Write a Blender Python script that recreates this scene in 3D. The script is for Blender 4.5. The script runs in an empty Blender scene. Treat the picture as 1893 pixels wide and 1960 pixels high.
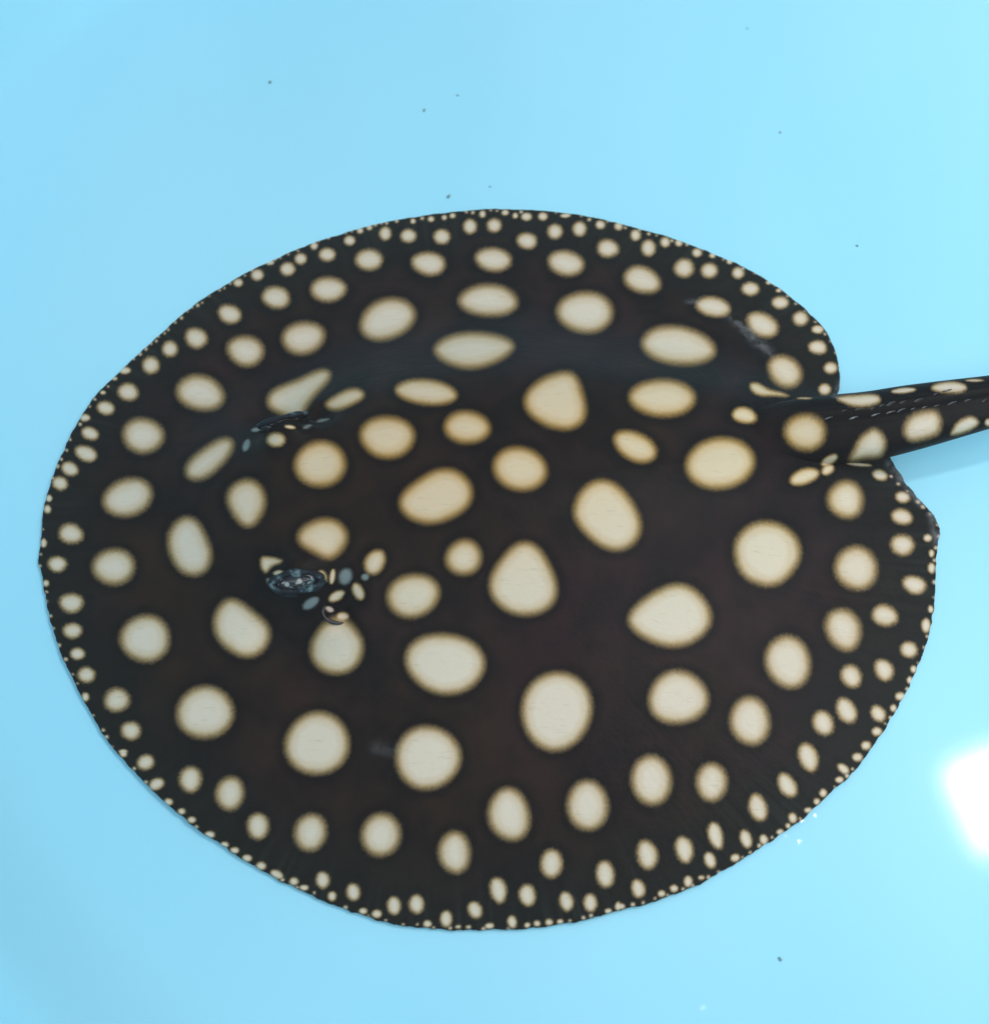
import bpy, math, random
import numpy as np
from mathutils import Vector, Matrix
from mathutils.bvhtree import BVHTree

random.seed(7)
rng = np.random.default_rng(7)
scene = bpy.context.scene
COL = scene.collection

# ------------------------------------------------------------------ camera
# photograph measured in units of 1893 x 1960; the view looks down at 60 degrees
PW, PH = 1893.0, 1960.0
PHI, FOV, DIST = math.radians(60), math.radians(46), 0.424
CAM = np.array([0, -DIST * math.cos(PHI), DIST * math.sin(PHI)])
FWD = np.array([0, math.cos(PHI), -math.sin(PHI)])
RGT = np.array([1.0, 0, 0])
UPV = np.cross(RGT, FWD)
FPX = PW / 2 / math.tan(FOV / 2)

cd = bpy.data.cameras.new('camera')
cam = bpy.data.objects.new('camera', cd)
COL.objects.link(cam)
cam.location = CAM
cam.rotation_euler = (math.pi / 2 - PHI, 0, 0)
cd.sensor_fit = 'HORIZONTAL'
cd.angle = FOV
cd.clip_start, cd.clip_end = 0.01, 50
cd.dof.use_dof = True
cd.dof.focus_distance = 0.405
cd.dof.aperture_fstop = cd.lens / 1000 / 0.0032
scene.camera = cam

# ------------------------------------------------------------------ light
world = bpy.data.worlds.new('World')
scene.world = world
world.use_nodes = True
wb = world.node_tree.nodes['Background']
wb.inputs['Color'].default_value = (0.87, 0.95, 1.0, 1)
wb.inputs['Strength'].default_value = 0.47


def area(name, loc, target, sx, sy, power, color, xdir=None):
    l = bpy.data.lights.new(name, 'AREA')
    l.shape = 'RECTANGLE'
    l.size, l.size_y = sx, sy
    l.energy = power
    l.color = color
    o = bpy.data.objects.new(name, l)
    COL.objects.link(o)
    z = (Vector(loc) - Vector(target)).normalized()
    x = Vector(xdir) if xdir else Vector((0, 0, 1)).cross(z)
    x = (x - z * x.dot(z)).normalized()
    y = z.cross(x)
    m = Matrix((x, y, z)).transposed().to_4x4()
    m.translation = Vector(loc)
    o.matrix_world = m
    return o


# the bright panel whose mirror image lies on the water at the right
WATER_Z = 0.075
PANEL_H = 2.0


def unproject(x, y, z):
    d = FWD * FPX + RGT * (x - PW / 2) - UPV * (y - PH / 2)
    return CAM + d * ((z - CAM[2]) / d[2])


def mirrored(x, y, z):
    d = FWD * FPX + RGT * (x - PW / 2) - UPV * (y - PH / 2)
    p = CAM + d * ((WATER_Z - CAM[2]) / d[2])
    d = d * np.array([1, 1, -1])
    return p + d * ((z - p[2]) / d[2])


pa, pb, pc = mirrored(1812, 1468, PANEL_H), mirrored(1882, 1632, PANEL_H), mirrored(2060, 1380, PANEL_H)
ex, ey = pc - pa, pb - pa
ctr = pa + ex / 2 + ey / 2
PAREA = np.linalg.norm(ex) * np.linalg.norm(ey)
area('ceiling_panel_light', tuple(ctr), (ctr[0], ctr[1], 0), float(np.linalg.norm(ex)), float(np.linalg.norm(ey)),
     PAREA * math.pi * 50, (1, 0.99, 0.96), tuple(ex))
area('side_softbox_light', (1.5, -0.35, 1.25), (0.05, 0, 0), 1.3, 1.0, 1.3 * math.pi * 5.3, (1, 0.98, 0.95))  # unseen softbox, added to brighten the scene from the right
area('rear_fill_light', (-0.2, -1.7, 1.3), (0, 0, 0), 1.6, 1.1, 1.76 * math.pi * 2.75, (1, 0.985, 0.97))  # no window here: soft fill added behind the camera

scene.view_settings.view_transform = 'Standard'
scene.view_settings.look = 'None'
scene.view_settings.gamma = 1
scene.view_settings.exposure = 0.61
scene.cycles.transparent_max_bounces = 8
scene.cycles.max_bounces = 6
scene.cycles.diffuse_bounces = 3
scene.cycles.glossy_bounces = 2

# ------------------------------------------------------------------ helpers


def new_mat(name):
    m = bpy.data.materials.new(name)
    m.use_nodes = True
    nt = m.node_tree
    return m, nt, nt.nodes['Principled BSDF'], nt.nodes['Material Output']


def node(nt, kind, **kw):
    n = nt.nodes.new(kind)
    for k, v in kw.items():
        setattr(n, k, v)
    return n


def mixc(nt, fac, a, b, mode='MIX'):
    n = node(nt, 'ShaderNodeMix', data_type='RGBA', blend_type=mode)
    for s, v in ((n.inputs[0], fac), (n.inputs[6], a), (n.inputs[7], b)):
        if hasattr(v, 'is_linked'):
            nt.links.new(v, s)
        elif isinstance(v, tuple):
            s.default_value = (*v, 1)
        else:
            s.default_value = v
    return n.outputs[2]


def math_n(nt, op, a, b=0.5, clamp=False):
    n = node(nt, 'ShaderNodeMath', operation=op, use_clamp=clamp)
    for s, v in ((n.inputs[0], a), (n.inputs[1], b)):
        if hasattr(v, 'is_linked'):
            nt.links.new(v, s)
        else:
            s.default_value = v
    return n.outputs[0]


def noise(nt, scale, detail=3, rough=0.5, vec=None, stretch=None):
    n = node(nt, 'ShaderNodeTexNoise')
    n.inputs['Scale'].default_value = scale
    n.inputs['Detail'].default_value = detail
    n.inputs['Roughness'].default_value = rough
    tc = node(nt, 'ShaderNodeTexCoord')
    src = tc.outputs['Object']
    if stretch:
        mp = node(nt, 'ShaderNodeMapping')
        mp.inputs['Scale'].default_value = stretch
        nt.links.new(src, mp.inputs['Vector'])
        src = mp.outputs['Vector']
    nt.links.new(src, n.inputs['Vector'])
    return n.outputs[0]


def ramp(nt, fac, stops, interp='LINEAR'):
    n = node(nt, 'ShaderNodeValToRGB')
    n.color_ramp.interpolation = interp
    els = n.color_ramp.elements
    while len(els) < len(stops):
        els.new(0.5)
    for e, (p, c) in zip(els, stops):
        e.position = p
        e.color = (*c, 1) if len(c) == 3 else c
    nt.links.new(fac, n.inputs[0])
    return n.outputs[0]


def mesh_obj(name, verts, faces, mat, parent=None, smooth=True):
    me = bpy.data.meshes.new(name)
    me.from_pydata([tuple(map(float, v)) for v in verts], [], faces)
    me.update()
    if smooth:
        me.polygons.foreach_set('use_smooth', [True] * len(me.polygons))
    me.materials.append(mat)
    o = bpy.data.objects.new(name, me)
    COL.objects.link(o)
    if parent:
        o.parent = parent
    return o


def tag(o, label, cat, group=None):
    o['label'] = label
    o['category'] = cat
    if group:
        o['group'] = group


def project(v):
    r = v - CAM
    w = r @ FWD
    return PW / 2 + FPX * (r @ RGT) / w, PH / 2 - FPX * (r @ UPV) / w


# ------------------------------------------------------------------ tub (round, pale blue plastic)
TC, TR, TF, TH = (0.152, 0.129), 0.436, 0.05, 0.27
m_tub, nt, b, out = new_mat('pale_blue_plastic')
n1 = noise(nt, 5, 2, 0.45, stretch=(1.0, 0.55, 1))
c = mixc(nt, ramp(nt, n1, [(0.32, (0, 0, 0)), (0.68, (1, 1, 1))]), (0.378, 0.785, 0.965), (0.428, 0.815, 0.98))
nt.links.new(c, b.inputs['Base Color'])
bp = node(nt, 'ShaderNodeBump')
bp.inputs['Strength'].default_value = 1.0
bp.inputs['Distance'].default_value = 0.010
nt.links.new(n1, bp.inputs['Height'])
nt.links.new(bp.outputs[0], b.inputs['Normal'])
b.inputs['Roughness'].default_value = 0.33
b.inputs['Specular IOR Level'].default_value = 0.08


def lathe(profile, n, center, closed=False):
    vs, fs = [], []
    for (r, z) in profile:
        for k in range(n):
            a = 2 * math.pi * k / n
            vs.append((center[0] + r * math.cos(a), center[1] + r * math.sin(a), z))
    for i in range(len(profile) - 1):
        for k in range(n):
            k2 = (k + 1) % n
            fs.append((i * n + k, i * n + k2, (i + 1) * n + k2, (i + 1) * n + k))
    return vs, fs


RG = np.linspace(0, TR, 175)
SL = np.interp(RG, [0, .352, .375, .392, .404, .412, TR], [0, 0, .16, .78, .90, .16, .09])     # slope of the floor: flat, then a moulded step
ZG = np.concatenate([[0], np.cumsum((SL[1:] + SL[:-1]) / 2 * np.diff(RG))])


def floor_z(x, y):
    return float(np.interp(math.hypot(x - TC[0], y - TC[1]), RG, ZG))


prof = [(0.0005, 0), (0.1, 0), (0.2, 0), (0.3, 0)] + [(float(a_), float(z_)) for a_, z_ in zip(RG, ZG) if a_ > .34]
for a in np.linspace(0.12, 1.48, 14):                  # moulded corner
    prof.append((TR + TF * math.sin(a), float(ZG[-1]) + TF * (1 - math.cos(a))))
prof += [(TR + TF + 0.004, 0.10), (TR + TF + 0.014, 0.18), (TR + TF + 0.022, TH), (TR + TF + 0.030, TH + 0.005),
         (TR + TF + 0.040, TH), (TR + TF + 0.040, TH - 0.012), (TR + TF + 0.027, TH - 0.012),
         (TR + TF + 0.018, 0.17), (TR + TF + 0.007, 0.06), (TR + TF - 0.005, 0.01), (TR + TF - 0.03, -0.005), (0.0005, -0.005)]
v, f = lathe(prof, 256, TC)
tub = mesh_obj('tub', v, [q[::-1] for q in f], m_tub)
tag(tub, 'round pale blue plastic tub with smooth floor holding the water', 'tub')

# ------------------------------------------------------------------ stingray outline, traced
OUT = [(566, 476), (520, 497), (474, 520), (430, 546), (385, 574), (340, 609), (295, 650), (254, 687), (221, 720), (191, 750),
       (164, 785), (143, 821), (125, 857), (109, 893), (96, 929), (88, 957), (82, 985), (79, 1016), (77, 1045), (73, 1070),
       (80, 1100), (86, 1139), (94, 1178), (106, 1220), (121, 1261), (139, 1300), (158, 1338), (183, 1383), (212, 1428),
       (253, 1473), (286, 1509), (334, 1551), (382, 1590), (430, 1621), (477, 1652), (525, 1679), (573, 1703), (621, 1724),
       (667, 1743), (711, 1757), (756, 1769), (807, 1776), (861, 1780), (920, 1780), (980, 1779), (1040, 1773), (1100, 1764),
       (1144, 1754), (1190, 1741), (1250, 1726), (1310, 1704), (1355, 1684), (1399, 1658), (1444, 1630), (1489, 1601),
       (1534, 1569), (1564, 1542), (1593, 1515), (1638, 1473), (1668, 1434), (1698, 1388), (1728, 1338), (1749, 1293),
       (1767, 1251), (1779, 1207), (1787, 1162), (1790, 1117), (1790, 1075), (1797, 1035), (1797, 1010), (1784, 984),
       (1758, 960), (1731, 934), (1707, 907), (1686, 884), (1626, 866), (1583, 825), (1588, 780), (1606, 742), (1604, 698), (1594, 659),
       (1576, 627), (1551, 600), (1507, 561), (1462, 530), (1417, 506), (1372, 487), (1313, 464), (1253, 446), (1193, 430),
       (1134, 416), (1074, 406), (1013, 402), (953, 400), (894, 404), (834, 410), (774, 419), (715, 429), (657, 445), (612, 459)]


def smooth_closed(p, n):
    """Catmull-Rom through closed points, n samples equally spaced along it."""
    p = np.asarray(p, float)
    k = len(p)
    res = []
    for i in range(k):
        p0, p1, p2, p3 = p[i - 1], p[i], p[(i + 1) % k], p[(i + 2) % k]
        for t in np.linspace(0, 1, 12, endpoint=False):
            res.append(0.5 * (2 * p1 + (p2 - p0) * t + (2 * p0 - 5 * p1 + 4 * p2 - p3) * t * t + (3 * p1 - p0 - 3 * p2 + p3) * t ** 3))
    q = np.array(res)
    q = np.vstack([q, q[:1]])
    s = np.concatenate([[0], np.cumsum(np.hypot(*np.diff(q, axis=0).T))])
    t = np.linspace(0, s[-1], n, endpoint=False)
    return np.stack([np.interp(t, s, q[:, 0]), np.interp(t, s, q[:, 1])], 1)


NT, NR = 2000, 300
EDGE_Z = 0.0018
opx = smooth_closed(OUT, NT)                             # ordered head-side, clockwise or not: fixed below
rim3 = np.array([unproject(x, y, EDGE_Z) for x, y in opx])
ex_noise = np.convolve(rng.normal(size=NT + 8), np.ones(5) / 5, 'same')[4:4 + NT]
CEN = unproject(880, 1010, 0.02)[:2]
rad = rim3[:, :2] - CEN
rlen = np.linalg.norm(rad, axis=1)
rad = rad * (1 + 0.0003 * ex_noise / rlen)[:, None]

HEAD = unproject(75, 1062, 0.004)[:2]
TAILB = unproject(1590, 822, 0.014)[:2]
AX = (TAILB - HEAD) / np.linalg.norm(TAILB - HEAD)
NV = np.array([-AX[1], AX[0]])

# eyes and spiracles: places on the back, found from the photograph at a likely height
EYES = [unproject(542, 820, 0.037)[:2], unproject(564, 1094, 0.036)[:2]]
SPIR = [unproject(612, 792, 0.032)[:2], unproject(648, 1140, 0.032)[:2]]


def g2(x, y, c, s):
    return np.exp(-(((x - c[0]) ** 2 + (y - c[1]) ** 2) / s ** 2))


GU = np.linspace(-.1, .45, 1101)


def table(xs, ys):
    k_ = np.hanning(61)
    g = np.pad(np.interp(GU, xs, ys), 30, mode='edge')
    return np.convolve(g, k_ / k_.sum(), 'valid')


GH = table([0, .03, .05, .07, .09, .12, .16, .20, .24, .27, .29, .31], [0, .0015, .006, .0145, .022, .0265, .027, .024, .018, .012, .009, .005])
GS = table([0, .06, .09, .13, .18, .24, .30], [.05, .045, .046, .058, .060, .042, .020])


def height(x, y, rho):
    u = (x - HEAD[0]) * AX[0] + (y - HEAD[1]) * AX[1]
    v = (x - HEAD[0]) * NV[0] + (y - HEAD[1]) * NV[1] + 0.004
    fin = 0.0125 * (1 - rho ** 2.3)
    hc = np.interp(u, GU, GH)
    sg = np.interp(u, GU, GS)
    z = EDGE_Z + fin + hc * np.exp(-np.abs(v / sg) ** 2.9)
    for e, sp in zip(EYES, SPIR):
        z = z + 0.0078 * g2(x, y, e, 0.0088) - 0.0052 * g2(x, y, sp, 0.0055)
        side = NV if e is EYES[0] else -NV
        z = z - 0.0050 * g2(x, y, e + side * 0.015 - AX * 0.005, 0.011)      # hollow outside the eye
    # crease where the far pelvic lobe meets the disc, shallow muscle folds and the spine groove
    z = z - 0.0010 * np.exp(-(v / .004) ** 2) * np.exp(-((u - .13) / .05) ** 2)
    # fin margin waves
    th = np.arctan2(y - CEN[1], x - CEN[0])
    z = z + np.clip((rho - .72) / .28, 0, 1) ** 2 * (0.0003 * np.sin(th * 5 + .7) + 0.0002 * np.sin(th * 11 + 2.1))
    return z


rho = np.linspace(0, 1, NR + 1)[1:]
XY = CEN + rad[None, :, :] * rho[:, None, None]
Zt = height(XY[..., 0], XY[..., 1], rho[:, None] * np.ones((1, NT)))
top = np.concatenate([XY, Zt[..., None]], 2).reshape(-1, 3)
ctop = np.array([[CEN[0], CEN[1], height(CEN[0], CEN[1], 0.0)]])
rb = np.array([1.0, .985, .95, .85, .7, .5, .3, .12])
XYb = CEN + rad[None] * rb[:, None, None]
Zb = np.interp(rb, [0, .8, .95, 1], [.0004, .0003, .0003, .0006])[:, None] * np.ones((1, NT))
bot = np.concatenate([XYb, Zb[..., None]], 2).reshape(-1, 3)
cbot = np.array([[CEN[0], CEN[1], 0.0004]])

# tail: centre line and half widths traced, rising a little off the floor
TL = [(1330, 852, 10, .015), (1400, 842, 40, .0155), (1480, 832, 58, .0165), (1560, 824, 63, .0175), (1610, 820, 63, .018), (1671, 814, 62, .019),
      (1746, 798, 58, .0205), (1828, 781, 51, .022), (1893, 768, 45, .023), (1970, 752, 40, .0235), (2060, 732, 35, .0225), (2160, 708, 30, .020)]
tp = np.array([unproject(x, y, z) for x, y, _, z in TL])
tw = np.array([w for _, _, w, _ in TL]) * np.array([np.linalg.norm(p - CAM) for p in tp]) / FPX / 0.92
ts = np.concatenate([[0], np.cumsum(np.linalg.norm(np.diff(tp, axis=0), axis=1))])
NL, NC = 420, 96
tt = np.linspace(0, ts[-1], NL)


def spl(vals):
    # smooth interpolation of control values
    r = np.interp(tt, ts, vals)
    k = np.hanning(41)
    k /= k.sum()
    pad = np.concatenate([2 * r[0] - r[20:0:-1], r, 2 * r[-1] - r[-2:-22:-1]])
    return np.convolve(pad, k, 'valid')


tc3 = np.stack([spl(tp[:, i]) for i in range(3)], 1)
tw3 = spl(tw)
td = np.gradient(tc3, axis=0)
td /= np.linalg.norm(td, axis=1)[:, None]
tsx = np.cross(td, [0, 0, 1.0])
tsx /= np.linalg.norm(tsx, axis=1)[:, None]
tup = np.cross(tsx, td)
ang = np.linspace(0, 2 * np.pi, NC, endpoint=False)
ca, sa = np.cos(ang), np.sin(ang)
# section: flat belly, rounded back with a low double ridge, thin fold of skin along each side
px_ = np.sign(ca) * np.abs(ca) ** 0.85
py_ = np.where(sa > 0, 0.62 * np.abs(sa) ** 0.9, -0.55 * np.abs(sa) ** 0.8)
py_ = py_ + 0.045 * (np.exp(-((ca - .16) / .07) ** 2) + np.exp(-((ca + .16) / .07) ** 2)) * (sa > 0)
tail = tc3[:, None, :] + tsx[:, None, :] * (px_[None, :, None] * tw3[:, None, None]) + tup[:, None, :] * (py_[None, :, None] * tw3[:, None, None])
tail = tail.reshape(-1, 3)
tcap = np.stack([tc3[0], tc3[-1]])

n_top, n_bot = len(top), len(bot)
V = np.concatenate([top, ctop, bot, cbot, tail, tcap])
o_ct = n_top
o_b = n_top + 1
o_cb = o_b + n_bot
o_t = o_cb + 1
o_cap = o_t + len(tail)


def grid_quads(n_rows, n_cols, off, flip=False):
    i, j = np.meshgrid(np.arange(n_rows - 1), np.arange(n_cols), indexing='ij')
    j2 = (j + 1) % n_cols
    q = np.stack([i * n_cols + j, i * n_cols + j2, (i + 1) * n_cols + j2, (i + 1) * n_cols + j], -1).reshape(-1, 4) + off
    return q[:, ::-1] if flip else q


area2 = np.sum(rad[:, 0] * np.roll(rad[:, 1], -1) - rad[:, 1] * np.roll(rad[:, 0], -1))
ccw = area2 > 0
k = np.arange(NT)
k2 = (k + 1) % NT
quads = [grid_quads(NR, NT, 0, flip=ccw), grid_quads(len(rb), NT, o_b, flip=ccw)]
rimq = np.stack([(NR - 1) * NT + k, (NR - 1) * NT + k2, o_b + k2, o_b + k], 1)
quads.append(rimq[:, ::-1] if ccw else rimq)
quads.append(grid_quads(NL, NC, o_t, flip=False))
tris = [np.stack([np.full(NT, o_ct), k, k2], 1), np.stack([np.full(NT, o_cb), o_b + (len(rb) - 1) * NT + k2, o_b + (len(rb) - 1) * NT + k], 1)]
kc = np.arange(NC)
kc2 = (kc + 1) % NC
tris += [np.stack([np.full(NC, o_cap), o_t + kc2, o_t + kc], 1), np.stack([np.full(NC, o_cap + 1), o_t + (NL - 1) * NC + kc, o_t + (NL - 1) * NC + kc2], 1)]
if not ccw:
    tris[0], tris[1] = tris[0][:, ::-1], tris[1][:, ::-1]
quads = np.concatenate(quads)
tris = np.concatenate(tris)

# ------------------------------------------------------------------ spots, traced
# ellipses (x, y, half width, half height, turn) and outlines, read from enlarged views with origin and scale
VIEWS = {'A': (100, 650, 1.893), 'B': (1000, 650, 1.893), 'C': (1900, 650, 1.893), 'D': (2349, 1050, 1.893), 'E': (100, 1550, 1.893),
         'F': (1000, 1550, 1.893), 'G': (1900, 1550, 1.893), 'H': (2349, 1950, 1.893), 'J': (200, 2300, 1.893), 'K': (1100, 2300, 1.893),
         'L': (2000, 2300, 1.893), 'M': (780, 1780, 3.155), 'N': (780, 1200, 3.786)}
ELL = {
    'A': [(1825, 343, 25, 28), (1738, 427, 40, 38), (1655, 493, 50, 45), (1460, 530, 42, 38), (1337, 580, 32, 28), (1580, 675, 92, 72, 10),
          (1283, 782, 78, 60, 15), (1068, 935, 75, 65, 15), (900, 1005, 52, 52), (778, 1110, 57, 57), (1385, 1018, 120, 98, 10),
          (1755, 935, 140, 105, -10), (1095, 1288, 158, 112, 12), (632, 1282, 68, 58, 15), (488, 1385, 58, 45, 15), (728, 1562, 135, 112),
          (388, 1548, 58, 42, 20), (362, 1677, 75, 50, 20), (258, 1775, 58, 45, 25), (195, 1868, 52, 45, 20), (355, 1447, 35, 25), (610, 1143, 40, 25),
          (545, 1195, 20, 14), (470, 1285, 20, 14), (1540, 450, 30, 18)],
    'B': [(35, 432, 38, 30), (205, 400, 55, 45), (348, 310, 38, 33), (577, 265, 40, 45), (725, 280, 52, 45), (940, 285, 55, 50), (1120, 220, 45, 50),
          (1275, 213, 48, 46), (1485, 312, 65, 55, 15), (1482, 157, 35, 28), (1587, 155, 32, 28), (1665, 252, 50, 50), (1822, 235, 45, 50),
          (472, 433, 90, 70), (855, 458, 112, 75, 5), (1270, 432, 118, 78, 8), (1735, 455, 118, 82, 12), (212, 623, 115, 82), (590, 815, 185, 130, -20),
          (1238, 695, 190, 105, 3), (840, 1283, 203, 82, 5), (590, 1570, 178, 135), (1100, 1508, 148, 105, 5), (160, 1745, 165, 150), (1440, 1775, 175, 140, 15),
          (1345, 130, 24, 20), (1200, 140, 22, 24), (1410, 150, 18, 20), (1008, 150, 20, 18), (955, 162, 18, 18), (870, 172, 22, 20), (755, 185, 18, 18),
          (415, 245, 22, 22), (475, 225, 20, 20), (120, 345, 25, 22), (1740, 148, 26, 14)],
    'C': [(25, 150, 30, 15), (118, 235, 45, 48), (252, 208, 32, 30), (368, 218, 28, 28), (478, 275, 35, 38), (300, 360, 70, 60, 10), (560, 358, 48, 55),
          (668, 320, 33, 35), (755, 325, 25, 25), (872, 388, 32, 30), (970, 405, 20, 20), (1080, 445, 20, 18), (788, 487, 65, 62), (950, 502, 55, 50),
          (1135, 517, 40, 40), (520, 562, 122, 85, 20), (1213, 620, 58, 45), (975, 735, 115, 65, 10), (1405, 708, 55, 42), (1535, 810, 52, 48),
          (1290, 850, 110, 75, 25), (1645, 880, 40, 28), (1645, 995, 62, 45, 5), (1728, 1128, 45, 38), (1690, 1265, 42, 38), (1435, 1150, 120, 95, 35),
          (155, 770, 180, 135, 5), (750, 985, 240, 125, 8), (650, 1320, 212, 122, 3), (1175, 1432, 82, 52, 12), (475, 1632, 150, 90, 25),
          (1020, 1740, 225, 165, -10), (1565, 1540, 135, 118), (1560, 1322, 50, 7), (1720, 1720, 60, 30, -30), (1560, 1825, 100, 50, -20), (1710, 1780, 45, 32, -35),
          (1330, 580, 18, 14), (1395, 630, 18, 14)],
    'D': [(1345, 515, 80, 18, -5), (1640, 495, 115, 38), (1890, 720, 25, 25), (1800, 450, 60, 9), (1195, 1058, 50, 35, 15), (1340, 1200, 48, 38, 10),
          (1335, 1325, 70, 52, 15), (1338, 1507, 78, 68, 10), (1500, 1462, 28, 25), (1525, 1560, 18, 25), (1525, 1655, 25, 35), (975, 1215, 115, 122, -20),
          (1042, 1655, 138, 142, -20), (1415, 1762, 80, 58, 15), (468, 1560, 210, 205), (1060, 990, 80, 12, 5)],
    'E': [(630, 255, 165, 120, -20), (265, 488, 80, 65, 5), (178, 683, 62, 52), (540, 700, 138, 115, -10), (90, 548, 22, 30), (105, 805, 22, 22),
          (125, 260, 22, 25), (115, 330, 25, 28), (268, 932, 78, 65, 5), (275, 1110, 62, 52), (308, 1258, 48, 40), (365, 1393, 57, 52), (358, 1535, 25, 30),
          (742, 1160, 160, 152), (560, 1555, 82, 78), (650, 1752, 65, 60), (1125, 1635, 183, 170), (600, 1885, 30, 15)],
    'F': [(510, 670, 65, 85, 30), (1080, 640, 112, 118, 30), (755, 885, 170, 140, -10), (960, 1320, 258, 195, 8), (1675, 1625, 230, 252, 20)],
    'G': [(1320, 610, 212, 205), (750, 1540, 190, 175, 5), (1455, 1310, 145, 172, -15), (1212, 1690, 130, 155, -5)],
    'H': [(1225, 255, 85, 70, 20), (960, 345, 112, 140, -25), (1380, 475, 58, 52, 25), (1220, 605, 60, 75, -30), (1010, 645, 65, 78, -30), (980, 865, 62, 88, -30),
          (830, 945, 66, 84, -30), (1183, 885, 45, 58, -35), (735, 1165, 62, 98, -22), (600, 1345, 56, 84, -28), (412, 1488, 58, 92, -18), (115, 1325, 100, 125, -5),
          (140, 1668, 48, 90, -15), (335, 1690, 38, 62, -20), (105, 1825, 38, 54, -20), (1490, 320, 30, 48), (1520, 215, 18, 25), (1410, 600, 22, 25),
          (1385, 670, 20, 25), (1325, 775, 35, 28), (1280, 850, 22, 25), (1175, 1000, 35, 30), (1105, 1090, 33, 30), (1050, 1165, 35, 28), (960, 1240, 45, 28, 40),
          (935, 1310, 28, 22), (830, 1395, 25, 28), (790, 1450, 22, 22), (735, 1505, 28, 18), (635, 1555, 28, 35, -20), (605, 1605, 18, 18), (555, 1645, 24, 20),
          (450, 1695, 28, 36, -20), (270, 1810, 28, 26)],
    'J': [(1655, 415, 205, 205), (555, 535, 58, 50, -25), (625, 675, 52, 38, -25), (412, 482, 25, 22), (700, 790, 30, 25), (785, 850, 25, 22), (850, 905, 28, 22),
          (843, 645, 72, 85), (1095, 735, 92, 108, 10), (1275, 945, 72, 85), (1612, 985, 103, 122, 5), (1690, 1290, 45, 55, -5), (1750, 1395, 28, 32), (965, 1000, 35, 25),
          (1060, 1065, 28, 22), (1125, 1100, 30, 22), (1205, 1150, 32, 25), (1295, 1200, 33, 28), (1395, 1255, 45, 28, 25), (1505, 1300, 30, 28), (1570, 1340, 30, 20),
          (170, 115, 20, 22)],
    'K': [(660, 505, 210, 205), (360, 1000, 125, 140), (832, 1113, 103, 135, -5), (1182, 870, 135, 170, -8), (1685, 812, 135, 160), (182, 1368, 45, 58, -8),
          (443, 1455, 45, 60, -5), (588, 1445, 50, 62, -5), (245, 1490, 28, 22), (333, 1508, 33, 28), (658, 1572, 28, 25), (778, 1540, 40, 55), (855, 1590, 20, 12),
          (922, 1592, 18, 12), (1055, 1585, 30, 20), (1200, 1560, 32, 42, -10), (1298, 1580, 20, 18), (1360, 1570, 22, 20), (1438, 1562, 25, 22), (1508, 1558, 22, 18),
          (962, 1482, 45, 58, -25), (1112, 1355, 55, 85, -12), (1298, 1388, 55, 72, -10), (1453, 1185, 72, 95), (1548, 1428, 45, 65, -15), (1702, 1437, 45, 60, -5),
          (1798, 1253, 60, 88, -8), (1880, 1460, 20, 30), (1815, 1490, 22, 18)],
    'L': [(390, 650, 130, 162, -8), (362, 1128, 68, 95, -12), (600, 1095, 58, 88, -15), (305, 1345, 45, 62, -15), (455, 1378, 25, 22), (535, 1345, 28, 25),
          (625, 1300, 30, 38), (710, 1275, 22, 14), (925, 1150, 30, 25), (195, 1460, 28, 22), (115, 1490, 22, 18)],
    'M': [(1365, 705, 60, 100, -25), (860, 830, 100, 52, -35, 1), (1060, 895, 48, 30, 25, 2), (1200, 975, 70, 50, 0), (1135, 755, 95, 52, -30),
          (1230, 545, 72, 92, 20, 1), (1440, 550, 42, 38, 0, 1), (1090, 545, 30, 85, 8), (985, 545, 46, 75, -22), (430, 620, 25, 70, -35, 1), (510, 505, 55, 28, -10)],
    'N': [(585, 1095, 125, 95), (330, 965, 62, 30, -10, 1), (205, 1165, 45, 85, 20, 1), (490, 885, 75, 25, -32, 1), (765, 930, 72, 26, 8), (985, 925, 62, 20, -22, 1), (1190, 845, 92, 22, -12, 1)],
}
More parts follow.
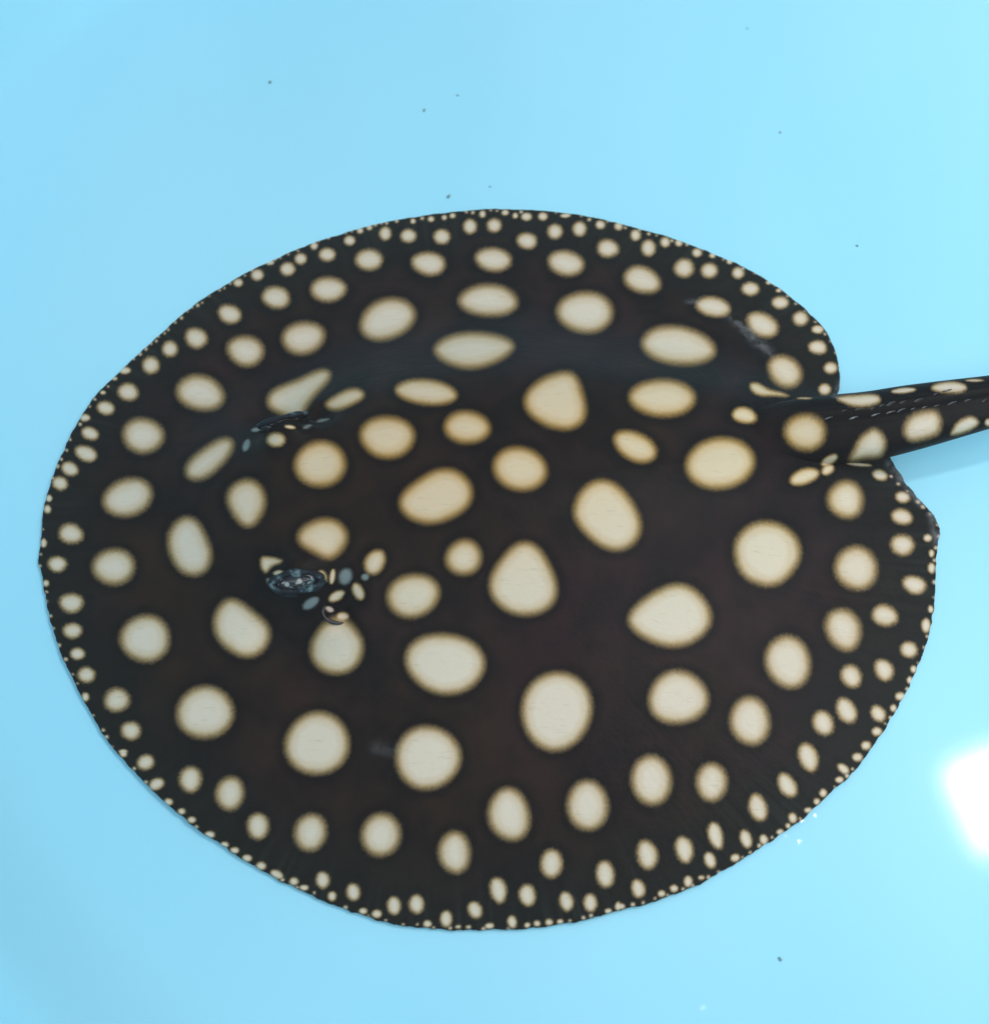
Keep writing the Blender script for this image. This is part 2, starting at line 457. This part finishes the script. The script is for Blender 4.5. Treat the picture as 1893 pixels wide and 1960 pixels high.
POL = [
    ('A', [(1300, 1570), (1250, 1568), (1180, 1600), (1050, 1690), (990, 1770), (995, 1830), (1050, 1855), (1130, 1840), (1230, 1760), (1300, 1670), (1320, 1610)]),
    ('B', [(860, 1010), (950, 930), (1100, 895), (1260, 905), (1400, 950), (1435, 985), (1380, 1040), (1280, 1100), (1130, 1140), (1000, 1115), (900, 1060)]),
    ('B', [(1740, 1140), (1800, 1150), (1830, 1230), (1870, 1380), (1870, 1460), (1800, 1520), (1700, 1530), (1560, 1480), (1470, 1400), (1450, 1340), (1490, 1260), (1600, 1180)]),
    ('C', [(1210, 1230), (1260, 1222), (1340, 1265), (1420, 1285), (1460, 1310), (1380, 1310), (1270, 1305), (1220, 1275)]),
    ('D', [(915, 560), (1060, 540), (1170, 540), (1200, 580), (1150, 610), (1060, 620), (980, 605)]),
    ('D', [(1150, 760), (1210, 790), (1235, 860), (1200, 940), (1100, 957), (1000, 967), (1020, 900), (1070, 810)]),
    ('D', [(1500, 640), (1560, 650), (1590, 710), (1570, 790), (1480, 830), (1390, 840), (1345, 790), (1360, 710), (1420, 660)]),
    ('D', [(1770, 680), (1820, 700), (1820, 740), (1740, 785), (1650, 802), (1660, 760), (1700, 710)]),
    ('E', [(1020, 365), (1080, 395), (1120, 470), (1165, 570), (1175, 660), (1130, 740), (1050, 770), (970, 740), (910, 660), (880, 560), (890, 470), (950, 390)]),
    ('E', [(1390, 130), (1460, 150), (1510, 220), (1520, 290), (1490, 380), (1430, 450), (1380, 455), (1330, 410), (1280, 330), (1255, 270), (1275, 200), (1330, 150)]),
    ('E', [(1270, 890), (1340, 910), (1430, 980), (1520, 1050), (1555, 1120), (1530, 1210), (1450, 1280), (1380, 1290), (1290, 1250), (1210, 1180), (1170, 1080), (1190, 980)]),
    ('F', [(650, 290), (680, 220), (760, 160), (830, 110), (920, 65), (1010, 65), (1100, 120), (1145, 200), (1140, 280), (1080, 350), (980, 400), (860, 435), (740, 400), (670, 350)]),
    ('F', [(0, 500), (60, 430), (150, 390), (230, 385), (300, 420), (345, 500), (320, 580), (270, 630), (230, 665), (180, 650), (100, 600), (30, 570)]),
    ('F', [(1480, 520), (1560, 560), (1620, 660), (1680, 790), (1690, 890), (1640, 970), (1550, 1010), (1440, 1020), (1330, 980), (1250, 900), (1230, 820), (1260, 720), (1340, 620), (1410, 540)]),
    ('F', [(200, 1030), (330, 1010), (360, 1070), (420, 1130), (445, 1200), (420, 1310), (350, 1380), (250, 1395), (160, 1370), (95, 1290), (90, 1200), (130, 1120), (180, 1065)]),
    ('G', [(230, 130), (310, 135), (400, 200), (470, 300), (525, 420), (510, 510), (450, 580), (350, 610), (260, 580), (160, 500), (90, 420), (65, 330), (110, 230), (160, 165)]),
    ('G', [(690, 810), (760, 790), (850, 830), (930, 910), (980, 1010), (960, 1100), (880, 1170), (780, 1220), (680, 1220), (560, 1180), (450, 1110), (400, 1050), (430, 990), (530, 900), (620, 845)]),
    ('N', [(430, 620), (470, 500), (620, 400), (850, 330), (1000, 250), (1130, 180), (1260, 165), (1340, 220), (1320, 290), (1200, 420), (1050, 570), (960, 680), (950, 800), (900, 840), (800, 840), (700, 780), (560, 740), (460, 690)]),
    ('N', [(1190, 630), (1320, 540), (1500, 440), (1640, 430), (1740, 490), (1700, 580), (1560, 650), (1400, 720), (1310, 730), (1230, 690)]),
    ('M', [(350, 330), (540, 360), (540, 400), (450, 440), (380, 510), (320, 430)]),
]


def to_px(view, x, y):
    x0, y0, s = VIEWS[view]
    return (x0 + x / s) * PW / 3349, (y0 + y / s) * PH / 3468


spots = []                                               # (polygon, size, kind)
for vw, lst in ELL.items():
    for e in lst:
        x, y, a, bb = e[:4]
        t = math.radians(e[4]) if len(e) > 4 else 0
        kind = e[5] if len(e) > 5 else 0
        if max(a, bb) > 60 and vw not in 'MN':
            wob = [random.uniform(-.025, .025) for _ in range(3)]
        else:
            wob = [0, 0, 0]
        poly = []
        for i in range(28):
            q = 2 * math.pi * i / 28
            r = 1 + wob[0] * math.cos(2 * q + 1) + wob[1] * math.cos(3 * q) + wob[2] * math.sin(3 * q)
            dx, dy = a * r * math.cos(q), bb * r * math.sin(q)
            poly.append(to_px(vw, x + dx * math.cos(t) - dy * math.sin(t), y + dx * math.sin(t) + dy * math.cos(t)))
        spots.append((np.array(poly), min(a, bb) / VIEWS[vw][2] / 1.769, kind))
for vw, pts in POL:
    q = np.array([to_px(vw, *p) for p in pts])
    w = q - q.mean(0)
    q = smooth_closed(q, 36)
    if len(pts) > 9:                                     # round off the corners left by tracing
        q = sum(np.roll(q, d_, axis=0) * w_ for d_, w_ in ((-3, 1), (-2, 2), (-1, 3), (0, 4), (1, 3), (2, 2), (3, 1))) / 16
    spots.append((q, float(np.percentile(np.hypot(*w.T), 10)), 0))
# tiny dots strung along the very margin
cents = np.array([s[0].mean(0) for s in spots])
i = 0
while i < NT:
    p = opx[i]
    inw = np.array([880, 1010]) - p
    inw = inw / np.linalg.norm(inw)
    upper = p[1] < 800
    if not (1560 < p[0] and 730 < p[1] < 900):
        r = random.uniform(2.2, 4.2) if upper else random.uniform(2.6, 5.0)
        q = p + inw * random.uniform(0.5, 5.5)
        if np.min(np.hypot(*(cents - q).T)) > r + 8:
            poly = [(q[0] + r * math.cos(a), q[1] + r * math.sin(a)) for a in np.linspace(0, 2 * math.pi, 10, endpoint=False)]
            spots.append((np.array(poly), r, 3))
    i += random.randint(4, 9) if (upper and p[0] < 1000) else random.randint(6, 14)

PX, PY = project(V)
PX, PY = PX.astype(np.float32), PY.astype(np.float32)
is_top = np.zeros(len(V), bool)
is_top[:n_top + 1] = True
tail_top = np.tile(sa > -0.25, NL)
is_top[o_t:o_t + len(tail)] = tail_top
is_top[o_cap:] = True
idx_all = np.nonzero(is_top)[0]
cover = np.zeros(len(V), np.float32)
depth = np.zeros(len(V), np.float32)
halo = np.full(len(V), 45.0, np.float32)
kindv = np.zeros(len(V), np.float32)
cell = 24                                                # bucket the vertices so that each spot only looks near itself
bx = np.clip((PX[idx_all] + 400) // cell, 0, 199).astype(int)
by = np.clip((PY[idx_all] + 400) // cell, 0, 199).astype(int)
key = by * 200 + bx
order = np.argsort(key, kind='stable')
skey = key[order]
jit = rng.normal(size=len(V)).astype(np.float32)
for poly, size, kind in spots:
    m = 34
    x0, y0 = poly.min(0) - m
    x1, y1 = poly.max(0) + m
    sel = []
    for yy in range(int((y0 + 400) // cell), int((y1 + 400) // cell) + 1):
        a0 = np.searchsorted(skey, yy * 200 + int((x0 + 400) // cell))
        a1 = np.searchsorted(skey, yy * 200 + int((x1 + 400) // cell) + 1)
        sel.append(order[a0:a1])
    sel = idx_all[np.concatenate(sel)]
    if not len(sel):
        continue
    P = np.stack([PX[sel], PY[sel]], 1)
    d2 = np.full(len(sel), 1e9, np.float32)
    inside = np.zeros(len(sel), bool)
    for a, bpt in zip(poly, np.roll(poly, -1, axis=0)):
        e = bpt - a
        w = P - a
        t = np.clip((w @ e) / (e @ e + 1e-9), 0, 1)
        d2 = np.minimum(d2, ((w - t[:, None] * e) ** 2).sum(1))
        c1 = (a[1] > P[:, 1]) != (bpt[1] > P[:, 1])
        with np.errstate(divide='ignore', invalid='ignore'):
            xi = e[0] * (P[:, 1] - a[1]) / (e[1] if e[1] else 1e-9) + a[0]
        inside ^= c1 & (P[:, 0] < xi)
    sd = np.where(inside, 1, -1) * np.sqrt(d2)
    soft = min(max(size * 0.34, 2.0), 11.0)
    sd = sd - 0.30 * soft
    sdj = sd + jit[sel] * min(0.9, soft * 0.14)
    t = np.clip((sdj + soft) / (2 * soft), 0, 1)
    cv = t * t * (3 - 2 * t)
    if kind == 3:
        cv = cv * 0.9
    better = cv > cover[sel]
    s2 = sel[better]
    cover[s2] = cv[better]
    depth[s2] = np.clip(sd[better] / max(min(size * 0.75, 24), 2.5), 0, 1)
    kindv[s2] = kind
    halo[sel] = np.minimum(halo[sel], np.maximum(-sd, 0))

# wear: pale scuffs, margin tone, fin-ray streaks, belly
u_all = (V[:, 0] - HEAD[0]) * AX[0] + (V[:, 1] - HEAD[1]) * AX[1]
v_all = (V[:, 0] - HEAD[0]) * NV[0] + (V[:, 1] - HEAD[1]) * NV[1] + 0.004
halo *= 1 - .8 * np.clip((u_all - .225) / .06, 0, 1) * np.exp(-(v_all / .022) ** 4)      # blue-black towards the tail
rho_all = np.zeros(len(V), np.float32)
rho_all[:n_top] = np.repeat(rho, NT)
scar = np.zeros(len(V), np.float32)


def line_mask(pts, w):
    res = np.zeros(len(V), np.float32)
    for (x0, y0), (x1, y1) in zip(pts[:-1], pts[1:]):
        ex_, ey_ = x1 - x0, y1 - y0
        t = np.clip(((PX - x0) * ex_ + (PY - y0) * ey_) / (ex_ ** 2 + ey_ ** 2), 0, 1)
        d = np.hypot(PX - x0 - t * ex_, PY - y0 - t * ey_)
        res = np.maximum(res, np.exp(-(d / w) ** 2))
    return res


scar += 0.6 * line_mask([(1318, 578), (1345, 577)], 6) + 0.8 * line_mask([(1395, 600), (1425, 628), (1448, 655), (1472, 672)], 9)
scar += 0.30 * line_mask([(720, 1432), (752, 1438)], 12)
scar += 0.9 * line_mask([(1702, 888), (1750, 945), (1786, 988), (1794, 1035)], 8) + 0.8 * line_mask([(1606, 735), (1598, 755)], 6)
th_all = np.arctan2(V[:, 1] - CEN[1], V[:, 0] - CEN[0])
marg = np.clip((rho_all - .78) / .22, 0, 1)
ray1 = np.convolve(np.tile(rng.normal(size=NT), 3), np.hanning(7), 'same')[NT:2 * NT]        # fin rays: uneven, patchy
ray2 = np.convolve(np.tile(rng.normal(size=NT), 3), np.hanning(160), 'same')[NT:2 * NT]
ray1 = np.clip(ray1 / ray1.std() * .6 + .1, 0, 1.3) * np.clip(ray2 / ray2.std() * .5 + .45, 0.05, 1)
start = .80 + .08 * np.clip(ray2 / ray2.std(), -1, 1)
streak = np.zeros(len(V), np.float32)
rr2 = np.clip((rho[:, None] - start[None, :]) / .16, 0, 1)
streak[:n_top] = (ray1[None, :] * rr2 * np.clip((1.02 - rho[:, None]) / .03, .3, 1)).ravel()
belly = np.zeros(len(V), np.float32)
belly[o_b + NT:o_t] = 1
belly[o_t:o_t + len(tail)] = np.tile(np.clip((-sa - .55) / .2, 0, 1), NL)
tint = np.exp(-(v_all / .045) ** 2) * np.clip((u_all - .06) / .05, 0, 1) * np.clip((.30 - u_all) / .03, 0, 1)

nv, nq, ntri = len(V), len(quads), len(tris)
me = bpy.data.meshes.new('body')
me.vertices.add(nv)
me.vertices.foreach_set('co', V.astype(np.float32).ravel())
loops = np.concatenate([quads.ravel(), tris.ravel()]).astype(np.int32)
me.loops.add(len(loops))
me.loops.foreach_set('vertex_index', loops)
me.polygons.add(nq + ntri)
starts = np.concatenate([np.arange(nq) * 4, nq * 4 + np.arange(ntri) * 3]).astype(np.int32)
me.polygons.foreach_set('loop_start', starts)
me.polygons.foreach_set('use_smooth', np.ones(nq + ntri, bool))
me.update(calc_edges=True)
at = me.attributes.new('pattern', 'FLOAT_COLOR', 'POINT')
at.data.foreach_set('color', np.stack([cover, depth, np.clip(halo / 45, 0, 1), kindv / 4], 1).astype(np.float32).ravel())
at = me.attributes.new('wear', 'FLOAT_COLOR', 'POINT')
at.data.foreach_set('color', np.stack([np.clip(scar, 0, 1), marg, streak, tint], 1).astype(np.float32).ravel())
at = me.attributes.new('belly', 'FLOAT', 'POINT')
at.data.foreach_set('value', belly)

# skin
m_skin, nt, b, out = new_mat('spotted_skin')
pat = node(nt, 'ShaderNodeAttribute', attribute_name='pattern')
wear = node(nt, 'ShaderNodeAttribute', attribute_name='wear')
bel = node(nt, 'ShaderNodeAttribute', attribute_name='belly')
sp_ = node(nt, 'ShaderNodeSeparateColor')
nt.links.new(pat.outputs['Color'], sp_.inputs[0])
sw_ = node(nt, 'ShaderNodeSeparateColor')
nt.links.new(wear.outputs['Color'], sw_.inputs[0])
nA = noise(nt, 38, 3, 0.6)
nB = noise(nt, 900, 1, 0.6)
nC = noise(nt, 260, 2, 0.6)
nD = noise(nt, 13, 2, 0.5)
warm = mixc(nt, ramp(nt, nD, [(0.4, (0, 0, 0)), (0.62, (1, 1, 1))]), (0.0270, 0.0140, 0.0085), (0.0270, 0.0110, 0.0125))
brown = mixc(nt, ramp(nt, nA, [(0.32, (0, 0, 0)), (0.68, (1, 1, 1))]), (0.0060, 0.0045, 0.0050), warm)
dark = mixc(nt, ramp(nt, sp_.outputs[2], [(0.03, (0, 0, 0)), (0.62, (1, 1, 1))]), (0.0028, 0.0023, 0.0032), brown)
dark = mixc(nt, math_n(nt, 'MULTIPLY', sw_.outputs[1], 0.9), dark, (0.0105, 0.0110, 0.0098))
dark = mixc(nt, math_n(nt, 'MULTIPLY', sw_.outputs[2], 0.55), dark, (0.026, 0.030, 0.025))
fine = ramp(nt, nB, [(0.55, (0, 0, 0)), (0.85, (0.5, 0.5, 0.5))])
dark = mixc(nt, fine, dark, (0.024, 0.0185, 0.0165))
scf = math_n(nt, 'MULTIPLY', sw_.outputs[0], ramp(nt, nC, [(0.36, (0, 0, 0)), (0.62, (1, 1, 1))]))
dark = mixc(nt, scf, dark, (0.13, 0.125, 0.13))
rim_c = mixc(nt, wear.outputs['Alpha'], (0.54, 0.345, 0.155), (0.57, 0.33, 0.095))
mid_c = mixc(nt, wear.outputs['Alpha'], (0.745, 0.605, 0.48), (0.735, 0.565, 0.375))
dj = math_n(nt, 'ADD', sp_.outputs[1], math_n(nt, 'MULTIPLY', math_n(nt, 'SUBTRACT', nC, 0.5), 0.35), True)
spot_c = mixc(nt, ramp(nt, dj, [(0.0, (0, 0, 0)), (0.45, (0.62, 0.62, 0.62)), (0.95, (1, 1, 1))]), rim_c, mid_c)
spot_c = mixc(nt, ramp(nt, nB, [(0.6, (0, 0, 0)), (0.9, (0.35, 0.35, 0.35))]), spot_c, (0.62, 0.52, 0.38))
spot_c = mixc(nt, ramp(nt, noise(nt, 1, 2, 0.6, stretch=(150, 1300, 400)), [(0.60, (0, 0, 0)), (0.78, (0.4, 0.4, 0.4))]), spot_c, (0.42, 0.34, 0.24))
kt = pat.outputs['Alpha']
spot_c = mixc(nt, ramp(nt, kt, [(0.12, (0, 0, 0)), (0.2, (0.85, 0.85, 0.85)), (0.3, (0.85, 0.85, 0.85)), (0.38, (0, 0, 0))]), spot_c, (0.11, 0.175, 0.20))  # blue-grey marks by the eyes: sky reflection and shade painted into the skin
spot_c = mixc(nt, ramp(nt, kt, [(0.4, (0, 0, 0)), (0.47, (0.6, 0.6, 0.6)), (0.55, (0.6, 0.6, 0.6)), (0.65, (0, 0, 0))]), spot_c, (0.55, 0.38, 0.38))
spot_c = mixc(nt, math_n(nt, 'MULTIPLY', scf, 0.7), spot_c, (0.35, 0.35, 0.36))
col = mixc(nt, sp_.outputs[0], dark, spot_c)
col = mixc(nt, bel.outputs['Fac'], col, (0.62, 0.58, 0.52))
nt.links.new(col, b.inputs['Base Color'])
b.inputs['Roughness'].default_value = 0.42
b.inputs['Specular IOR Level'].default_value = 0.065
bp = node(nt, 'ShaderNodeBump')
bp.inputs['Strength'].default_value = 0.25
bp.inputs['Distance'].default_value = 0.0006
hsum = math_n(nt, 'ADD', math_n(nt, 'MULTIPLY', nC, 1.0), math_n(nt, 'MULTIPLY', nB, 0.5))
nt.links.new(hsum, bp.inputs['Height'])
nt.links.new(bp.outputs[0], b.inputs['Normal'])
me.materials.append(m_skin)

ray = bpy.data.objects.new('stingray', None)
ray.location = (float(CEN[0]), float(CEN[1]), 0)
COL.objects.link(ray)
tag(ray, 'black stingray covered in cream spots lying on the blue tub floor', 'stingray')
body = bpy.data.objects.new('body', me)
COL.objects.link(body)


def under(o, p):
    """parent without moving: children are modelled in world coordinates"""
    o.parent = p
    bpy.context.view_layer.update()
    o.matrix_parent_inverse = p.matrix_world.inverted()


under(body, ray)

# height lookup on the body


def on_back(xy):
    rel = np.asarray(xy) - CEN
    a = np.arctan2(rel[1], rel[0])
    aa = np.arctan2(rad[:, 1], rad[:, 0])
    j = int(np.argmin(np.abs((aa - a + np.pi) % (2 * np.pi) - np.pi)))
    r = np.linalg.norm(rel) / np.linalg.norm(rad[j])
    return float(height(xy[0], xy[1], r))


# ------------------------------------------------------------------ eyes
m_eye, nt, b, out = new_mat('mottled_eye')
vn = node(nt, 'ShaderNodeTexVoronoi')
vn.inputs['Scale'].default_value = 520
tcn = node(nt, 'ShaderNodeTexCoord')
nt.links.new(tcn.outputs['Object'], vn.inputs['Vector'])
nt.links.new(ramp(nt, vn.outputs['Distance'], [(0.34, (0.42, 0.37, 0.35)), (0.52, (0.015, 0.018, 0.028))]), b.inputs['Base Color'])
b.inputs['Roughness'].default_value = 0.18
m_lid, nt, b, out = new_mat('eyelid_skin')
nz = noise(nt, 330, 2)
nt.links.new(ramp(nt, nz, [(0.5, (0.006, 0.009, 0.016)), (0.6, (0.015, 0.03, 0.042)), (0.72, (0.16, 0.23, 0.24))]), b.inputs['Base Color'])
b.inputs['Roughness'].default_value = 0.45
b.inputs['Specular IOR Level'].default_value = 0.2
m_pupil, nt, b, out = new_mat('black_pupil')
b.inputs['Base Color'].default_value = (0.003, 0.003, 0.004, 1)
b.inputs['Roughness'].default_value = 0.1
m_flap, nt, b, out = new_mat('spiracle_flap')
nz = noise(nt, 400, 2)
nt.links.new(ramp(nt, nz, [(0.4, (0.012, 0.007, 0.010)), (0.62, (0.035, 0.02, 0.025)), (0.8, (0.2, 0.14, 0.14))]), b.inputs['Base Color'])
b.inputs['Roughness'].default_value = 0.35


def ellipsoid(a, bb, c, nu=32, nv_=20):
    vs, fs = [(0, 0, c)], []
    for i in range(1, nv_):
        p = math.pi * i / nv_
        for j in range(nu):
            q = 2 * math.pi * j / nu
            vs.append((a * math.sin(p) * math.cos(q), bb * math.sin(p) * math.sin(q), c * math.cos(p)))
    vs.append((0, 0, -c))
    for j in range(nu):
        fs.append((0, 1 + j, 1 + (j + 1) % nu))
        fs.append((len(vs) - 1, 1 + (nv_ - 2) * nu + (j + 1) % nu, 1 + (nv_ - 2) * nu + j))
    for i in range(nv_ - 2):
        for j in range(nu):
            j2 = (j + 1) % nu
            fs.append((1 + i * nu + j, 1 + (i + 1) * nu + j, 1 + (i + 1) * nu + j2, 1 + i * nu + j2))
    return vs, fs


def ring(a, bb, r, z, sq=0.6, q0=0, q1=2 * math.pi, nu=56, nw=10, wav=0.0):
    """a fold of skin: tube round an ellipse (whole or part), tapering to the ends"""
    vs, fs = [], []
    whole = abs(q1 - q0 - 2 * math.pi) < 1e-6
    n = nu if whole else nu + 1
    for j in range(n):
        t = j / nu
        q = q0 + (q1 - q0) * t
        rr = r * (1 + wav * math.sin(5 * q)) * (1 if whole else max(0.05, math.sin(math.pi * t) ** 0.6))
        for k in range(nw):
            w = 2 * math.pi * k / nw
            vs.append(((a + rr * math.cos(w)) * math.cos(q), (bb + rr * math.cos(w)) * math.sin(q), z + rr * sq * math.sin(w)))
    for j in range(nu if whole else nu):
        j2 = (j + 1) % n
        for k in range(nw):
            k2_ = (k + 1) % nw
            fs.append((j * nw + k, j2 * nw + k, j2 * nw + k2_, j * nw + k2_))
    return vs, fs


def frame(origin, xd, zd):
    z = Vector(zd).normalized()
    x = Vector(xd)
    x = (x - z * x.dot(z)).normalized()
    y = z.cross(x)
    m = Matrix((x, y, z)).transposed().to_4x4()
    m.translation = Vector(origin)
    return m


LOW = [(math.pi * .05, math.pi * .95), (math.pi * 1.05, math.pi * 1.95)]       # the lid's lower, outer half on each side
for n_, (e, sp) in enumerate(zip(EYES, SPIR)):
    side = NV if n_ == 0 else -NV
    z0 = on_back(e)
    axd = (float(AX[0]), float(AX[1]), 0)
    out_ = .0016 if n_ else .0042
    fm = frame((e[0] + side[0] * out_, e[1] + side[1] * out_, on_back(e + side * out_) - (0.0008 if n_ else 0.0004)), axd, (side[0] * .75 - AX[0] * .1, side[1] * .75 - AX[1] * .1, 0.8 if n_ else .3))
    lid = mesh_obj('eye', *ring(0.0080, 0.0031, 0.0012, 0.0004, 0.8, wav=.2), m_lid)
    lid.matrix_world = fm
    under(lid, ray)
    for nm, args, mat in (('eyeball', ellipsoid(0.0064, 0.0026, 0.0018), m_eye),
                          ('inner_lid', ring(0.0052, 0.0019, 0.0005, 0.0011, 0.8), m_lid),
                          ('lower_lid', ring(0.0092, 0.0048, 0.0010, -0.0012, 0.7, *LOW[n_]), m_lid),
                          ('pupil', ring(0.0022, 0.0009, 0.0006, 0.0016, 0.5, *LOW[n_], 24), m_pupil)):
        o = mesh_obj(nm, *args, mat)
        o.matrix_world = fm
        under(o, lid)
    zs = on_back(sp)
    fs_ = frame((sp[0], sp[1], zs + 0.0008), axd, (side[0] * .45 + AX[0] * .25, side[1] * .45 + AX[1] * .25, 0.9))
    spo = mesh_obj('spiracle', *ring(0.0064, 0.0044, 0.0006, 0.0003, 0.7, math.pi * .75, math.pi * 2.3, wav=.3), m_flap)
    spo.matrix_world = fs_
    under(spo, ray)

# ------------------------------------------------------------------ thorns on the tail
m_thorn, nt, b, out = new_mat('pale_thorn')
nt.links.new(ramp(nt, noise(nt, 900, 2), [(0.35, (0.05, 0.055, 0.065)), (0.65, (0.26, 0.27, 0.28))]), b.inputs['Base Color'])
b.inputs['Roughness'].default_value = 0.3
tv, tfc = [], []
for i, (x, w, h) in enumerate(((-.0016, .00012, .0), (-.0009, .00032, .00022), (.0001, .00036, .00042), (.0010, .00024, .00046), (.0017, .00004, .00040))):
    tv += [(x, -w, -.0004), (x, 0, h), (x, w, -.0004)]
for i in range(4):
    a = i * 3
    tfc += [(a, a + 3, a + 4, a + 1), (a + 1, a + 4, a + 5, a + 2)]
tbvh = BVHTree.FromPolygons([tuple(map(float, p)) for p in tail], [tuple(map(int, q - o_t)) for q in grid_quads(NL, NC, o_t)])
THORN = [(1625, 518), (1550, 540), (1440, 578), (1340, 590), (1262, 600), (1205, 611), (1147, 630), (1055, 635), (965, 645),
         (1862, 578), (1755, 580), (1655, 600), (1555, 615), (1478, 625), (1405, 635), (1330, 645), (1262, 658), (1165, 675), (1025, 695), (865, 695), (775, 690)]
thorn_me = None
for zx, zy in THORN:
    x, y = to_px('D', zx, zy)
    d = FWD * FPX + RGT * (x - PW / 2) - UPV * (y - PH / 2)
    hit, nrm, _, _ = tbvh.ray_cast(Vector(CAM), Vector(d).normalized())
    if hit is None:
        continue
    j = int(np.argmin(np.linalg.norm(tc3 - np.array(hit), axis=1)))
    if thorn_me is None:
        o = mesh_obj('thorn', tv, tfc, m_thorn)
        thorn_me = o.data
    else:
        o = bpy.data.objects.new('thorn', thorn_me)
        COL.objects.link(o)
    dirn = Vector(td[j]) + Vector(tsx[j]) * random.uniform(-.42, -.08)
    o.matrix_world = frame(hit, dirn, nrm) @ Matrix.Scale(random.uniform(.55, 1.15), 4)
    under(o, ray)

# ------------------------------------------------------------------ specks of dirt on the floor
m_dirt, nt, b, out = new_mat('dirt')
nt.links.new(ramp(nt, noise(nt, 1500, 2), [(0.3, (0.14, 0.26, 0.30)), (0.7, (0.30, 0.42, 0.40))]), b.inputs['Base Color'])
b.inputs['Roughness'].default_value = 0.8
for (x, y, s) in ((517, 157, .0011), (812, 211, .0011), (876, 182, .0007), (859, 376, .0013), (1493, 253, .0007), (1493, 1837, .0008), (938, 357, .0006), (1430, 54, .0006)):
    s *= .85
    vs, fs = ellipsoid(s, s * random.uniform(.5, .8), s * .4, 12, 8)
    vs = [tuple(c_ * random.uniform(.8, 1.2) for c_ in p) for p in vs]
    o = mesh_obj('dirt_speck', vs, fs, m_dirt)
    p = unproject(x, y, 0.0)
    zf = floor_z(p[0], p[1])
    p = unproject(x, y, zf)
    o.location = (p[0], p[1], zf + s * .3)
    o.rotation_euler = (0, 0, random.uniform(0, 3))
    tag(o, 'tiny dark speck of dirt on the pale blue tub floor', 'dirt', 'specks of dirt on the tub floor')

# ------------------------------------------------------------------ water
# places where the surface breaks into tiny wrinkles (centre, reach, number)
GLINT = [(1556, 1582, .0042, 4), (1516, 1608, .0032, 3), (1560, 1562, .0010, 1), (1297, 1890, .0012, 1), (1345, 1930, .0013, 1), (1372, 1946, .0013, 1), (1088, 200, .003, 2)]
m_water, nt, b, out = new_mat('water_surface')
nt.nodes.remove(b)
tr = node(nt, 'ShaderNodeBsdfTransparent')
tr.inputs['Color'].default_value = (0.975, 0.995, 1, 1)
gl = node(nt, 'ShaderNodeBsdfGlossy')
gl.distribution = 'BECKMANN'
gl.inputs['Roughness'].default_value = 0.088
fr = node(nt, 'ShaderNodeFresnel')
fr.inputs['IOR'].default_value = 1.333
mx = node(nt, 'ShaderNodeMixShader')
nt.links.new(fr.outputs[0], mx.inputs[0])
nt.links.new(tr.outputs[0], mx.inputs[1])
nt.links.new(gl.outputs[0], mx.inputs[2])
nt.links.new(mx.outputs[0], out.inputs['Surface'])
wr = TR + TF + 0.0022


def axis(c0, pos):
    a_ = list(np.arange(c0 - wr - .004, c0 + wr + .012, .008))
    for p_, rr_ in pos:
        a_ = [q_ for q_ in a_ if abs(q_ - p_) > rr_ + .002] + list(np.arange(p_ - rr_ - .002, p_ + rr_ + .002, .00025))
    a_ = np.array(sorted(a_))
    return a_[np.concatenate([[True], np.diff(a_) > .00012])]


gp = [unproject(x, y, WATER_Z) for x, y, _, _ in GLINT]
random.seed(11)
GX = axis(TC[0], [(p[0], g[2] * 1.1) for p, g in zip(gp, GLINT)])
GY = axis(TC[1], [(p[1], g[2] * 1.1) for p, g in zip(gp, GLINT)])
WX, WY = np.meshgrid(GX, GY)
rr_ = np.hypot(WX - TC[0], WY - TC[1])
inside_w = rr_ <= wr
WX = np.where(inside_w, WX, TC[0] + (WX - TC[0]) * wr / rr_)
WY = np.where(inside_w, WY, TC[1] + (WY - TC[1]) * wr / rr_)
WZ = np.full_like(WX, WATER_Z)
for _ in range(14):                                     # slow swell
    q_, k_ = random.uniform(0, 6.28), random.uniform(30, 110)
    WZ += 0.017 / k_ ** 1.6 * np.sin(k_ * (WX * math.cos(q_) + WY * math.sin(q_)) + random.uniform(0, 6.28))
for p, (_, _, gr, gk) in zip(gp, GLINT):                # little wrinkles turned so that they catch the panel's light
    dc = (CAM - p) / np.linalg.norm(CAM - p)
    for i_ in range(gk):
        t_ = (2 * i_ + 1) / gk - 1
        pf = p[:2] + np.array([t_ * gr * .8 + random.gauss(0, gr * .05), -t_ * gr * .35 + random.gauss(0, gr * .12)])
        tgt = ctr + np.array([random.gauss(0, .04), random.gauss(0, .04), 0])
        dl = (tgt - p) / np.linalg.norm(tgt - p)
        hv = dc + dl
        sx_, sy_ = -hv[0] / hv[2], -hv[1] / hv[2]
        rf = min(.0016, 1.6 * gr / gk * .72) * random.uniform(.75, 1.1)
        dx_, dy_ = WX - pf[0], WY - pf[1]
        WZ += np.exp(-((dx_ * .8 + dy_ * .5) ** 2 + (dy_ * 1.4 - dx_ * .5) ** 2) / rf ** 2) * (sx_ * dx_ + sy_ * dy_) * random.uniform(.9, 1.1)
nx_ = len(GX)
fs = []
for iy in range(len(GY) - 1):
    for ix in range(nx_ - 1):
        if inside_w[iy, ix] or inside_w[iy, ix + 1] or inside_w[iy + 1, ix] or inside_w[iy + 1, ix + 1]:
            fs.append((iy * nx_ + ix, iy * nx_ + ix + 1, (iy + 1) * nx_ + ix + 1, (iy + 1) * nx_ + ix))
water = mesh_obj('water', np.stack([WX, WY, WZ], -1).reshape(-1, 3), fs, m_water)
water['kind'] = 'structure'
